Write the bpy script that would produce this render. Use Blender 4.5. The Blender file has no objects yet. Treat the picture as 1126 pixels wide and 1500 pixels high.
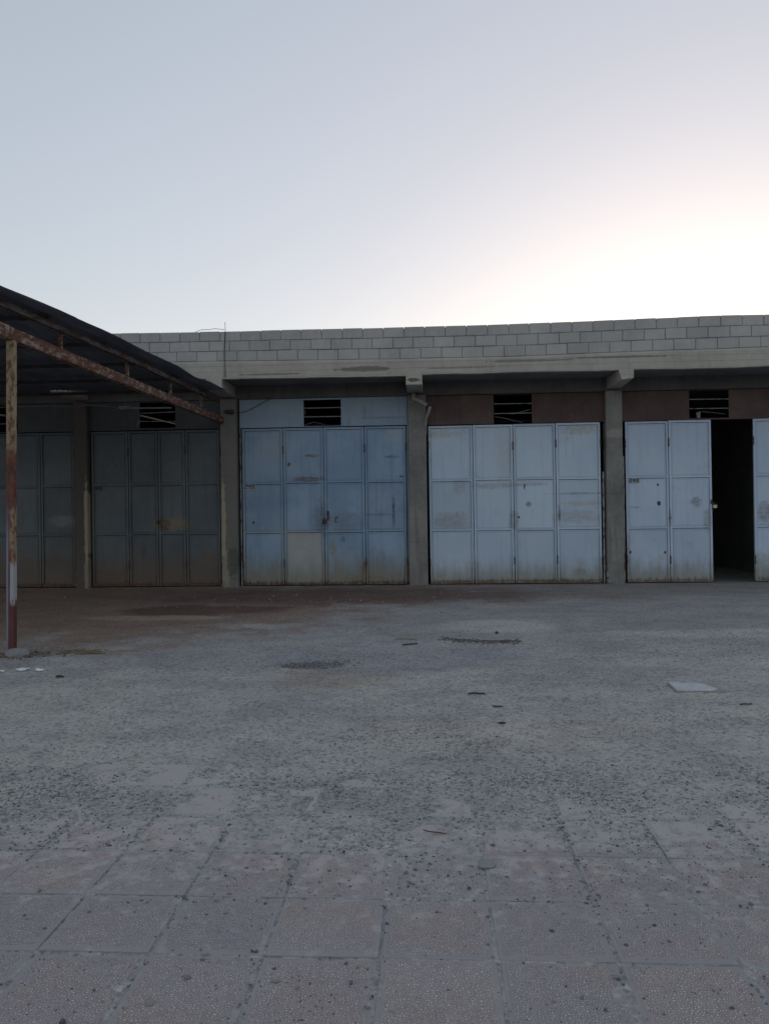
import bpy, bmesh, math, random
import numpy as np
from mathutils import Vector, Matrix
random.seed(7); rng = np.random.default_rng(7)
S = bpy.context.scene
COL = S.collection
R = math.radians

# ---------------------------------------------------------------- camera
YAW, ROLL = R(3.3), R(0.76)
CAM_Z = 1.5
fw = Vector((-math.sin(YAW), math.cos(YAW), 0)); r0 = Vector((math.cos(YAW), math.sin(YAW), 0)); u0 = Vector((0, 0, 1))
rt = r0*math.cos(ROLL) - u0*math.sin(ROLL); up = u0*math.cos(ROLL) + r0*math.sin(ROLL)
cd = bpy.data.cameras.new('camera'); cam = bpy.data.objects.new('camera', cd); COL.objects.link(cam)
cam.matrix_world = Matrix(((rt.x, up.x, -fw.x, 0), (rt.y, up.y, -fw.y, 0), (rt.z, up.z, -fw.z, CAM_Z), (0, 0, 0, 1)))
cd.sensor_fit = 'VERTICAL'; cd.sensor_height = 36; cd.lens = 36*1130/1500
cd.clip_start = 0.05; cd.clip_end = 6000
S.camera = cam

# ---------------------------------------------------------------- sky, sun, exposure
SUN_EL, SUN_AZ = R(1.8), R(20)          # azimuth to the right of +Y
SKY_STRENGTH, EXPOSURE = 0.15, 2.02
w = bpy.data.worlds.new('World'); S.world = w; w.use_nodes = True
nt = w.node_tree; nt.nodes.clear()
sky = nt.nodes.new('ShaderNodeTexSky'); sky.sky_type = 'NISHITA'; sky.sun_disc = False
sky.sun_elevation = SUN_EL; sky.sun_rotation = SUN_AZ
sky.altitude = 100; sky.air_density = 1.0; sky.dust_density = 1.3; sky.ozone_density = 1.25
hs = nt.nodes.new('ShaderNodeGamma'); hs.inputs['Gamma'].default_value = 0.5          # curve flattens the sky so its dim side lifts the shaded front
bg = nt.nodes.new('ShaderNodeBackground'); bg.inputs['Strength'].default_value = SKY_STRENGTH
ow = nt.nodes.new('ShaderNodeOutputWorld')
tm = nt.nodes.new('ShaderNodeMix'); tm.data_type = 'RGBA'; tm.blend_type = 'MULTIPLY'; tm.inputs[0].default_value = 1; tm.inputs[7].default_value = (.955, .975, 1.055, 1)
nt.links.new(sky.outputs[0], hs.inputs['Color']); sa = nt.nodes.new('ShaderNodeHueSaturation'); sa.inputs['Saturation'].default_value = 0.72; nt.links.new(hs.outputs[0], sa.inputs['Color']); nt.links.new(sa.outputs[0], tm.inputs[6]); nt.links.new(tm.outputs[2], bg.inputs['Color']); nt.links.new(bg.outputs[0], ow.inputs[0])
sl = bpy.data.lights.new('sun', 'SUN'); sl.energy = 1.2; sl.angle = R(0.5); sl.color = (1, 0.86, 0.7)
so = bpy.data.objects.new('sun', sl); COL.objects.link(so)
sdir = Vector((math.sin(SUN_AZ)*math.cos(SUN_EL), math.cos(SUN_AZ)*math.cos(SUN_EL), math.sin(SUN_EL)))
so.rotation_euler = (-sdir).to_track_quat('-Z', 'Y').to_euler(); so.location = (0, 0, 12)
S.view_settings.view_transform = 'Standard'; S.view_settings.look = 'None'
S.view_settings.exposure = EXPOSURE; S.view_settings.gamma = 1; S.view_settings.use_curve_mapping = False
S.cycles.max_bounces = 6; S.cycles.diffuse_bounces = 4

# ---------------------------------------------------------------- numpy noise
def vnoise(x, y, seed=0):
    x = np.asarray(x, float); y = np.asarray(y, float)
    xi = np.floor(x).astype(np.int64); yi = np.floor(y).astype(np.int64); fx = x-xi; fy = y-yi
    fx = fx*fx*(3-2*fx); fy = fy*fy*(3-2*fy)
    def h(a, b):
        n = (a*374761393 + b*668265263 + seed*982451653) & 0x7fffffff
        n = ((n ^ (n >> 13))*1274126177) & 0x7fffffff
        return ((n ^ (n >> 16)) & 0xffff)/65535.0
    return ((h(xi, yi)*(1-fx)+h(xi+1, yi)*fx)*(1-fy) + (h(xi, yi+1)*(1-fx)+h(xi+1, yi+1)*fx)*fy)*2-1
def fbm(x, y, seed=0, o=4):
    s = 0; a = 1; t = 0
    for i in range(o):
        s = s + a*vnoise(np.asarray(x)*2**i+i*17.3, np.asarray(y)*2**i-i*9.1, seed+i); t += a; a *= .5
    return s/t
def sstep(a, b, x):
    t = np.clip((np.asarray(x, float)-a)/(b-a), 0, 1); return t*t*(3-2*t)

# ---------------------------------------------------------------- mesh helpers
class MB:
    def __init__(s): s.v = []; s.f = []
    def box(s, x0, x1, y0, y1, z0, z1):
        n = len(s.v)
        s.v += [(x0,y0,z0),(x1,y0,z0),(x1,y1,z0),(x0,y1,z0),(x0,y0,z1),(x1,y0,z1),(x1,y1,z1),(x0,y1,z1)]
        s.f += [tuple(n+i for i in q) for q in ((0,3,2,1),(4,5,6,7),(0,1,5,4),(1,2,6,5),(2,3,7,6),(3,0,4,7))]
        return s
    def hexa(s, p):            # 8 points, same order as box
        n = len(s.v); s.v += [tuple(q) for q in p]
        s.f += [tuple(n+i for i in q) for q in ((0,3,2,1),(4,5,6,7),(0,1,5,4),(1,2,6,5),(2,3,7,6),(3,0,4,7))]; return s
    def tube(s, pts, r, n=8, caps=True, radii=None):
        pts = [Vector(p) for p in pts]; rings = []
        for i, p in enumerate(pts):
            t = (pts[min(i+1, len(pts)-1)] - pts[max(i-1, 0)]).normalized()
            a = t.cross(Vector((0, 0, 1)));
            if a.length < 1e-3: a = t.cross(Vector((0, 1, 0)))
            a.normalize(); b = t.cross(a); rr = radii[i] if radii else r
            k = len(s.v); rings.append(k)
            for j in range(n):
                q = p + (a*math.cos(2*math.pi*j/n) + b*math.sin(2*math.pi*j/n))*rr; s.v.append(tuple(q))
        for i in range(len(rings)-1):
            A, B = rings[i], rings[i+1]
            for j in range(n): s.f.append((A+j, A+(j+1) % n, B+(j+1) % n, B+j))
        if caps:
            s.f.append(tuple(rings[0]+j for j in range(n))[::-1]); s.f.append(tuple(rings[-1]+j for j in range(n)))
        return s
def mesh_of(name, mb, bevel=0, smooth=False):
    me = bpy.data.meshes.new(name); me.from_pydata(mb.v, [], mb.f); me.update()
    bm = bmesh.new(); bm.from_mesh(me)
    bmesh.ops.recalc_face_normals(bm, faces=bm.faces)
    if bevel: bmesh.ops.bevel(bm, geom=bm.edges[:], offset=bevel, segments=1, affect='EDGES', clamp_overlap=True)
    bm.to_mesh(me); bm.free()
    if smooth: me.polygons.foreach_set('use_smooth', [True]*len(me.polygons))
    return me
WL = {}
def link(o, parent=None):
    COL.objects.link(o)
    if parent is not None:
        o.parent = parent; o.matrix_parent_inverse = Matrix.Translation(-WL[parent.name])
    WL[o.name] = Vector(WL[parent.name]) if False else Vector(o.location)
    return o
def obj(name, mb, mat, parent=None, bevel=0, smooth=False, label=None):
    me = mb if isinstance(mb, bpy.types.Mesh) else mesh_of(name, mb, bevel, smooth)
    if mat is not None and len(me.materials) == 0: me.materials.append(mat)
    o = bpy.data.objects.new(name, me); link(o, parent)
    if label: o['label'] = label
    return o
def thing(name, label, cat, loc=(0, 0, 0), group=None):
    o = bpy.data.objects.new(name, None); o.empty_display_size = .2; o.location = loc; link(o)
    o['label'] = label; o['category'] = cat
    if group: o['group'] = group
    return o
def tag(o, label, cat, group=None, kind=None):
    if label: o['label'] = label
    if cat: o['category'] = cat
    if group: o['group'] = group
    if kind: o['kind'] = kind
    return o

# ---------------------------------------------------------------- material helpers
class G:
    def __init__(s, name, rough=.8, metallic=0, spec=.3):
        s.m = bpy.data.materials.new(name); s.m.use_nodes = True; s.t = s.m.node_tree
        s.b = s.t.nodes['Principled BSDF']; s.b.inputs['Roughness'].default_value = rough
        s.b.inputs['Metallic'].default_value = metallic; s.b.inputs['Specular IOR Level'].default_value = spec
        s._p = None; s._o = None; s.h = None
    def n(s, t, **k):
        x = s.t.nodes.new('ShaderNode'+t)
        for a, b in k.items(): setattr(x, a, b)
        return x
    def put(s, sock, v):
        if isinstance(v, bpy.types.NodeSocket): s.t.links.new(v, sock)
        elif isinstance(v, (tuple, list)) and len(v) == 3 and sock.type == 'RGBA': sock.default_value = (*v, 1)
        else: sock.default_value = v
    def pos(s):
        if s._p is None: s._p = s.n('NewGeometry').outputs['Position']
        return s._p
    def oc(s):
        if s._o is None: s._o = s.n('TexCoord').outputs['Object']
        return s._o
    def rnd(s): return s.n('ObjectInfo').outputs['Random']
    def vec(s, v, scale=(1, 1, 1), off=(0, 0, 0)):
        x = s.n('Mapping'); s.put(x.inputs[0], v); x.inputs['Scale'].default_value = scale; x.inputs['Location'].default_value = off; return x.outputs[0]
    def vm(s, op, a, b): 
        x = s.n('VectorMath', operation=op); s.put(x.inputs[0], a); s.put(x.inputs[1], b); return x.outputs['Value' if op in ('LENGTH', 'DISTANCE') else 'Vector']
    def noise(s, v=None, scale=5, detail=4, rough=.6, dist=0):
        x = s.n('TexNoise'); s.put(x.inputs['Vector'], v if v is not None else s.pos()); x.inputs['Scale'].default_value = scale
        x.inputs['Detail'].default_value = detail; x.inputs['Roughness'].default_value = rough; x.inputs['Distortion'].default_value = dist
        return x.outputs[0]
    def vor(s, v=None, scale=5, feat='F1', rnd=1, out='Distance'):
        x = s.n('TexVoronoi', feature=feat); s.put(x.inputs['Vector'], v if v is not None else s.pos()); x.inputs['Scale'].default_value = scale
        x.inputs['Randomness'].default_value = rnd; return x.outputs[out]
    def math(s, op, a, b=0, c=0):
        x = s.n('Math', operation=op); s.put(x.inputs[0], a); s.put(x.inputs[1], b); s.put(x.inputs[2], c); return x.outputs[0]
    def mr(s, v, a, b, c=0, d=1, smooth=True):
        x = s.n('MapRange'); x.interpolation_type = 'SMOOTHSTEP' if smooth else 'LINEAR'
        for i, q in enumerate((v, a, b, c, d)): s.put(x.inputs[i], q)
        return x.outputs[0]
    def mix(s, f, a, b, mode='MIX'):
        x = s.n('Mix', data_type='RGBA', blend_type=mode); s.put(x.inputs[0], f); s.put(x.inputs[6], a); s.put(x.inputs[7], b); return x.outputs[2]
    def sep(s, v): x = s.n('SeparateXYZ'); s.put(x.inputs[0], v); return x.outputs
    def blob(s, c, r, v=None, nz=None, amt=.5, edge=.35):
        d = s.vm('MULTIPLY', s.vm('SUBTRACT', v if v is not None else s.pos(), c), tuple(0 if q == 0 else 1/q for q in r))
        l = s.vm('LENGTH', d, (0, 0, 0))
        if nz is not None: l = s.math('MULTIPLY_ADD', nz, amt*2, s.math('SUBTRACT', l, amt))
        return s.mr(l, 1-edge, 1+edge, 1, 0)
    def bump(s, h, strength=.3, dist=.01):
        x = s.n('Bump'); x.inputs['Strength'].default_value = strength; x.inputs['Distance'].default_value = dist; s.put(x.inputs['Height'], h)
        if s.h is not None: s.t.links.new(s.h, x.inputs['Normal'])
        s.h = x.outputs[0]; s.t.links.new(s.h, s.b.inputs['Normal'])
    def done(s, col, rough=None, k=1.0):
        if k != 1.0: x = s.n('VectorMath', operation='SCALE'); s.put(x.inputs[0], col); x.inputs['Scale'].default_value = k; col = x.outputs[0]
        s.put(s.b.inputs['Base Color'], col)
        if rough is not None: s.put(s.b.inputs['Roughness'], rough)
        return s.m

def concrete(name, c, dark=.6, bands=0, rand=.12, streak=.3, marks=(), fine=60):
    g = G(name, .9)
    n1 = g.noise(scale=1.3, detail=6); n2 = g.noise(scale=9, detail=5, rough=.7)
    col = g.mix(g.mr(n1, .3, .7), tuple(q*dark for q in c), c)
    col = g.mix(g.math('MULTIPLY', g.mr(n2, .45, .75), .35), col, tuple(q*1.25 for q in c))
    st = g.noise(g.vec(g.pos(), (6, 6, .5)), 1.5, 4)
    col = g.mix(g.math('MULTIPLY', g.mr(st, .5, .72), streak), col, tuple(q*.45 for q in c))
    if rand:
        k = g.mr(g.rnd(), 0, 1, 1-rand, 1+rand, False); x = g.n('VectorMath', operation='SCALE'); g.put(x.inputs[0], col); g.put(x.inputs['Scale'], k); col = x.outputs[0]
    for (cc, rr, mc, am) in marks:
        col = g.mix(g.math('MULTIPLY', g.blob(cc, rr, nz=g.noise(scale=7, detail=5, rough=.75), amt=.9, edge=.15), am), col, mc)
    pits = g.mr(g.noise(scale=fine, detail=2), .62, .75)
    col = g.mix(g.math('MULTIPLY', pits, .45), col, tuple(q*.4 for q in c))
    g.bump(g.noise(scale=fine, detail=3), .35, .006); g.bump(n2, .4, .01)
    if bands: 
        z = g.sep(g.pos())[2]; wv = g.math('FRACT', g.math('MULTIPLY_ADD', g.noise(g.vec(g.pos(), (.3, .3, .3)), 1), .15, g.math('MULTIPLY', z, bands)))
        g.bump(g.mr(wv, 0, .08), .5, .01)
    return g.done(col)

def rustpaint(name, paint, rust_amt=.5, rust=(.13, .05, .028), rust2=(.05, .025, .02), scale=6, stretch=(1, 1, 1), marks=()):
    g = G(name, .75, spec=.4)
    v = g.vec(g.pos(), stretch)
    n = g.noise(v, scale, 8, .7); n3 = g.noise(v, scale*4, 4, .7)
    f = g.mr(g.math('MULTIPLY_ADD', n3, .25, n), .62+.24*(.5-rust_amt), .68+.24*(.5-rust_amt))
    rc = g.mix(g.mr(g.noise(scale=scale*5, detail=4), .35, .65), rust2, rust)
    pc = g.mix(g.mr(g.noise(v, scale*.5, 3), .35, .7), paint, tuple(q*.65 for q in paint))
    for (cc, rr, mc, am) in marks: pc = g.mix(g.math('MULTIPLY', g.blob(cc, rr, nz=g.noise(scale=9), amt=.4, edge=.1), am), pc, mc)
    col = g.mix(f, pc, rc)
    g.bump(g.noise(scale=90, detail=3), .4, .003); g.bump(f, .5, -.002)
    return g.done(col, g.mr(f, 0, 1, .5, .9))

def doorpaint(name, base, fade, grime=.5, rust=.25, marks=(), streak=.35, zfade=None, gtop=.42, mud=(.215,.195,.14)):
    """oil paint on steel sheet: uneven, streaked, splashed with mud and rust near the ground"""
    g = G(name, .55, spec=.35)
    z = g.sep(g.pos())[2]
    big = g.noise(scale=1.1, detail=5, rough=.6)
    col = g.mix(g.mr(big, .35, .65), base, fade)
    rn = g.mr(g.rnd(), 0, 1, .9, 1.1, False); x = g.n('VectorMath', operation='SCALE'); g.put(x.inputs[0], col); g.put(x.inputs['Scale'], rn); col = x.outputs[0]
    st = g.noise(g.vec(g.pos(), (14, 14, .7)), 1, 5, .65)
    col = g.mix(g.math('MULTIPLY', g.mr(st, .5, .75), streak), col, tuple(q*.5 for q in base))
    sc = g.noise(g.vec(g.pos(), (2, 2, 26)), 1.6, 5, .75)
    col = g.mix(g.math('MULTIPLY', g.mr(sc, .66, .72), .35), col, tuple(min(1, q*1.35) for q in fade))
    wear = g.noise(scale=3.3, detail=8, rough=.75)
    col = g.mix(g.math('MULTIPLY', g.mr(wear, .60, .70), .4), col, (.26, .25, .22))
    nz = g.noise(scale=11, detail=6, rough=.75)
    brk = g.mr(g.noise(g.vec(g.pos(), (1, 1, 2.2)), 6, 9, .8), .40, .60, .4, 1)
    for (cc, rr, mc, am) in marks:
        small = max(rr[0], rr[2]) < .06
        f = g.blob(cc, rr, nz=nz, amt=.8 if small else 1.15, edge=.2 if small else .4)
        col = g.mix(g.math('MULTIPLY', f if small else g.math('MULTIPLY', f, brk), am), col, mc)
    # mud splash and rust climbing from the bottom edge
    up1 = g.noise(g.vec(g.pos(), (5, 5, 1.2)), 1.4, 5, .7)
    zz = g.math('MULTIPLY_ADD', up1, -gtop*1.2, z)
    col = g.mix(g.math('MULTIPLY', g.mr(zz, -gtop*.45, gtop*.35, 1, 0), grime), col, mud)
    up2 = g.noise(g.vec(g.pos(), (12, 12, 2)), 1.5, 6, .75)
    zr = g.math('MULTIPLY_ADD', up2, -.45, z)
    rustc = g.mix(g.mr(g.noise(scale=30, detail=3), .4, .6), (.055, .028, .02), (.15, .065, .035))
    col = g.mix(g.math('MULTIPLY', g.mr(zr, -.19, -.10, 1, 0), rust*2.2 if rust*2.2 < 1 else 1), col, rustc)
    sp = g.noise(scale=16, detail=6, rough=.8)
    spots = g.mr(sp, .675, .70)
    col = g.mix(g.math('MULTIPLY', spots, .8), col, rustc)
    g.bump(g.noise(scale=3, detail=2), .3, .02); g.bump(g.noise(scale=70, detail=2), .12, .002)
    return g.done(col, g.mr(wear, .3, .7, .42, .7))

# ---------------------------------------------------------------- materials
BLU, BLU2 = (.20, .30, .44), (.27, .37, .50)
rustb = (.15, .085, .05)
mk2 = [((-3.15,15.6,2.85), (.30,1,.26), (.30,.36,.42), .75), ((-2.45,15.6,2.19), (.30,1,.05), (.12,.075,.04), .9),
       ((-2.38,15.6,2.67), (.13,1,.03), (.13,.09,.06), .8), ((-.7,15.6,3.08), (.2,1,.12), (.36,.40,.44), .7),
       ((-.75,15.6,2.62), (.13,1,.03), (.09,.09,.09), .7), ((-2.2,15.6,1.35), (.14,1,.35), (.09,.09,.09), .6),
       ((-1.7,15.6,1.3), (.35,1,.2), (.17,.17,.17), .45), ((-.72,15.6,1.5), (.03,1,.32), (.05,.05,.055), .85),
       ((-1.98,15.6,.78), (.07,1,.16), (.24,.24,.10), .8), ((-1.35,15.6,.3), (.09,1,.14), (.09,.04,.025), .9),
       ((-1.3,15.6,.12), (.5,1,.10), (.08,.042,.03), .75), ((-.45,15.6,.35), (.06,1,.2), (.09,.05,.03), .8),
       ((-1.0,15.6,1.45), (.3,1,.02), (.09,.1,.11), .6), ((-1.6,15.6,3.36), (.05,1,.1), (.08,.09,.1), .4),
       ((-.9,15.6,3.42), (.4,1,.02), (.06,.07,.08), .85), ((-1.28,15.6,3.52), (.02,1,.13), (.07,.08,.09), .8)]
mk2 += [((-3.80,15.6,.9), (.03,1,.9), (.36,.37,.37), .7), ((-2.97,15.6,.6), (.025,1,.5), (.36,.37,.37), .6), ((-2.95,15.6,1.12), (.9,1,.025), (.36,.37,.36), .65),
        ((-2.2,15.6,3.58), (2.2,1,.33), (.31,.36,.41), .6), ((-1.3,15.6,.42), (.05,1,.12), (.11,.045,.025), .9), ((-2.85,15.6,2.5), (.03,1,.04), (.06,.05,.05), .8),
        ((-3.6,15.6,1.32), (.03,1,.03), (.04,.05,.06), .9), ((-1.75,15.6,.95), (.05,1,.07), (.09,.10,.12), .7), ((-.55,15.6,2.22), (.05,1,.02), (.10,.06,.04), .8)]
M_blue = doorpaint('blue_door_paint', BLU, BLU2, .85, .45, mk2, gtop=.9)
M_blue_panel_grey = doorpaint('grey_primer_paint', (.35,.375,.40), (.40,.42,.44), .6, .3, [((-2.6,15.6,.65), (.16,1,.1), (.46,.46,.45), .6)], streak=.15, gtop=.6, mud=(.19,.17,.13))
mk3 = [((.2,15.6,3.08), (.5,1,.09), (.37,.36,.29), .6), ((3.05,15.6,3.1), (.35,1,.09), (.36,.34,.24), .75),
       ((.45,15.6,1.3), (.35,1,.16), (.24,.23,.22), .6), ((1.3,15.6,2.0), (.35,1,.06), (.22,.23,.24), .55),
       ((.62,15.6,2.0), (.12,1,.14), (.25,.26,.28), .5), ((1.7,15.6,1.3), (.08,1,.2), (.16,.17,.18), .6),
       ((2.0,15.6,2.02), (.35,1,.04), (.22,.23,.24), .55), ((2.95,15.6,1.82), (.5,1,.02), (.18,.19,.20), .7),
       ((3.05,15.6,1.62), (.35,1,.04), (.40,.35,.24), .6), ((2.95,15.6,1.35), (.42,1,.12), (.28,.27,.24), .5),
       ((1.92,15.6,1.96), (.018,1,.06), (.03,.03,.03), .95), ((2.0,15.6,1.62), (.05,1,.06), (.10,.11,.12), .8),
       ((1.80,15.6,1.36), (.02,1,.025), (.01,.01,.01), 1), ((3.0,15.6,.25), (.12,1,.07), (.2,.19,.17), .6),
       ((1.5,15.6,.06), (2.2,1,.055), (.20,.095,.06), .8), ((2.6,15.6,1.42), (.03,1,.16), (.09,.085,.08), .75),
       ((1.55,15.6,2.55), (.15,1,.5), (.40,.41,.40), .4)]
PAL, PAL2 = (.41, .51, .64), (.46, .55, .66)
M_pale = doorpaint('pale_door_paint', PAL, PAL2, .7, .35, mk3, streak=.22, gtop=.62)
mk4 = [((5.3,15.6,1.62), (.10,1,.1), (.17,.17,.17), .8), ((5.5,15.6,1.25), (.08,1,.22), (.22,.22,.2), .6),
       ((4.78,15.6,1.32), (.025,1,.16), (.07,.06,.055), .85), ((4.57,15.6,1.60), (.035,1,.045), (.012,.012,.012), .95),
       ((4.55,15.6,1.97), (.025,1,.025), (.012,.012,.012), .95), ((4.0,15.6,.63), (.02,1,.03), (.02,.02,.02), .9),
       ((4.68,15.6,.62), (.02,1,.03), (.03,.03,.03), .9), ((4.1,15.6,1.53), (.09,1,.018), (.15,.15,.15), .7),
       ((4.75,15.6,.035), (1.0,1,.035), (.20,.075,.05), .9), ((6.62,15.6,1.4), (.14,1,.2), (.16,.15,.12), .75),
       ((3.95,15.6,.4), (.04,1,.5), (.13,.06,.045), .5), ((6.6,15.6,.35), (.4,1,.25), (.24,.24,.19), .6)]
M_pale4 = doorpaint('pale_door_paint_open_bay', (.41,.50,.64), (.45,.54,.66), .7, .3, mk4, streak=.2, gtop=.6)
mk1 = [((-5.3,15.6,1.3), (.36,1,.13), (.24,.19,.10), .85), ((-5.46,15.6,1.3), (.12,1,.12), (.06,.04,.03), .8),
       ((-4.55,15.6,.6), (.22,1,.12), (.16,.11,.07), .8), ((-7.6,15.6,1.4), (.25,1,.12), (.28,.28,.26), .5),
       ((-8.4,15.6,.5), (.15,1,.12), (.12,.08,.05), .8), ((-7.7,15.6,.5), (.3,1,.15), (.10,.07,.05), .6),
       ((-6.5,15.6,.25), (.3,1,.12), (.10,.06,.04), .6), ((-5.9,15.6,.6), (.05,1,.3), (.07,.045,.035), .7)]
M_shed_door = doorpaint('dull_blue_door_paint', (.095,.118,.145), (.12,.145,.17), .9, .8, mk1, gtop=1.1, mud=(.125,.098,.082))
M_shed_transom = doorpaint('shade_darkened_transom_paint', (.06,.066,.072), (.08,.085,.09), 0, 0, [], streak=.5)  # base colour darkened to paint in the shade under the canopy
M_maroon = doorpaint('maroon_transom_paint', (.070,.038,.038), (.09,.055,.052), 0, 0, [], streak=.4)
M_darkrust = rustpaint('rusty_hardware', (.08,.08,.085), .75, scale=20)
M_jamb = rustpaint('pale_jamb_paint', (.33,.35,.36), .38, scale=7, stretch=(3,3,1))
M_bar = rustpaint('vent_bar_steel', (.22,.25,.28), .3, scale=9)
M_block = concrete('concrete_block', (.41,.405,.40), .85, rand=.075, streak=.12, fine=90)
M_mortar = concrete('mortar', (.24,.235,.225), .7, rand=0)
M_fascia = concrete('cast_beam_concrete', (.42,.395,.355), .85, bands=9, rand=0, streak=.2,
    marks=[((-1.2,14.6,4.22), (.5,.3,.05), (.11,.10,.09), .7), ((-3.0,14.6,4.16), (.6,.3,.02), (.11,.10,.09), .6), ((1.9,14.6,4.3), (.8,.3,.02), (.1,.1,.09), .6),
           ((3.6,14.6,4.33), (.9,.3,.02), (.1,.1,.09), .6), ((.6,14.6,4.2), (.7,.3,.015), (.1,.1,.09), .5), ((-.26,14.6,3.99), (.12,.3,.04), (.06,.06,.05), .8)])
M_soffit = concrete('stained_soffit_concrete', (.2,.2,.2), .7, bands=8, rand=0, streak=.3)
pl = (.40,.36,.27)
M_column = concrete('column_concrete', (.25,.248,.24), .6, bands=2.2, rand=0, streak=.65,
    marks=[((-4.0,15.55,2.6), (.5,.8,2.6), (.17,.168,.16), .8), ((-7.6,15.55,2.4), (1.5,.8,3.2), (.105,.092,.085), .95), ((-4.19,15.55,1.35), (.055,.4,.8), pl, .85), ((-4.15,15.55,.4), (.09,.4,.35), pl, .5), ((-7.05,15.55,1.35), (.05,.4,.8), pl, .8),  # the two broad dark blobs put canopy shade into the left columns' colour
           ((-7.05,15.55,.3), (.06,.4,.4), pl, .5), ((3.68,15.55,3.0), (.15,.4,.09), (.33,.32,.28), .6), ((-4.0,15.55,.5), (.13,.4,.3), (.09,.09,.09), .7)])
M_plaster = concrete('rough_back_wall', (.22,.22,.23), .7, rand=0)
M_shedsteel = rustpaint('rusty_beam_steel', (.26,.21,.17), .74, rust=(.17,.068,.04), rust2=(.07,.034,.03), scale=13, stretch=(1.5,.5,1.5))
M_purlin = rustpaint('dark_purlin_steel', (.05,.05,.055), .4, rust=(.06,.04,.03), scale=7)
M_chord = rustpaint('dark_rusty_steel', (.10,.085,.08), .6, rust=(.09,.045,.03), scale=7, stretch=(2,.5,2))
def sheet_mat():
    g = G('dark_roof_sheet', .55, spec=.4)
    n = g.noise(g.vec(g.pos(), (3, .6, 1)), 1.5, 6, .7)
    col = g.mix(g.mr(n, .35, .65), (.10,.115,.15), (.16,.18,.22))
    col = g.mix(g.math('MULTIPLY', g.mr(g.noise(scale=4, detail=8, rough=.75), .58, .68), .7), col, (.07,.045,.035))
    g.bump(g.noise(scale=40), .2, .003)
    return g.done(col)
M_sheet = sheet_mat()
def post_mat():
    g = G('flaking_post_paint', .7, spec=.4)
    p = g.pos(); z = g.sep(p)[2]; x = g.sep(p)[0]
    n = g.noise(g.vec(p, (3, 3, .8)), 6, 7, .75); nf = g.noise(g.vec(p, (1,1,.45)), 24, 6, .7)
    zn = g.math('MULTIPLY_ADD', n, .5, g.math('SUBTRACT', z, .25))
    cream = g.mix(g.mr(nf, .45, .6), (.30,.23,.15), (.12,.055,.03))
    rust = g.mix(g.mr(nf, .4, .62), (.17,.06,.04), (.07,.03,.024))
    maroon = g.mix(g.mr(n, .4, .6), (.13,.04,.042), (.09,.035,.035))
    lil = (.20,.20,.27)
    white = (.34,.35,.37)
    col = g.mix(g.mr(zn, 2.15, 2.35), rust, cream)
    mid = g.mix(g.mr(g.math('ABSOLUTE', g.math('SUBTRACT', zn, 1.3)), .28, .36), g.mix(g.mr(nf, .45, .55), (.27,.20,.13), (.14,.06,.035)), rust)
    col = g.mix(g.mr(zn, 1.85, 1.6), col, mid)
    # right of the front face: pale repainted patch; left arris: lilac paint
    edge = g.math('SUBTRACT', g.math('SUBTRACT', x, -4.525), g.math('MULTIPLY', z, .016))
    wm = g.math('MULTIPLY', g.mr(edge, 0, .008), g.math('MULTIPLY', g.mr(zn, .55, .6), g.mr(zn, 1.03, .98)))
    col = g.mix(wm, col, white)
    lm = g.math('MULTIPLY', g.mr(edge, -.012, -.018), g.mr(zn, 1.7, 1.2))
    low = g.mix(g.mr(zn, .62, .55), col, maroon)
    red = g.math('MULTIPLY', g.mr(edge, .0, -.01), g.mr(zn, 1.9, 1.6))
    col = g.mix(red, low, maroon)
    col = g.mix(lm, col, lil)
    g.bump(nf, .5, .004)
    return g.done(col)
M_post = post_mat()
M_pvc = rustpaint('grimy_pvc', (.34,.34,.34), .12, rust=(.12,.10,.09), rust2=(.08,.07,.06), scale=9)
def flat(name, c, rough=.7, metallic=0, var=.25, sc=25):
    g = G(name, rough, metallic); n = g.noise(scale=sc, detail=5, rough=.7)
    return g.done(g.mix(g.mr(n, .35, .65), c, tuple(q*(1-var) for q in c)))
M_black = flat('black_rubber', (.015,.015,.017)); M_brass = flat('worn_brass', (.55,.50,.38), .35, .8); M_iron = flat('lock_iron', (.06,.055,.05), .5, .6)
M_wire = flat('rusty_wire', (.05,.045,.045)); M_palewire = flat('pale_cable', (.20,.19,.18)); M_lamp = flat('lamp_batten_enamel', (.32,.33,.33), .5)
M_sticker = flat('sticker_pale', (.40,.43,.46)); M_ink = flat('sticker_ink', (.02,.025,.035))
M_paper = flat('white_scrap', (.8,.81,.83), .8, var=.1); M_wood = flat('grey_stick', (.07,.055,.045), sc=60); M_straw = flat('dry_straw', (.26,.20,.13), sc=60)
M_stone = concrete('loose_stone', (.26,.26,.265), .8, rand=.2, streak=0, fine=150)

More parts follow.
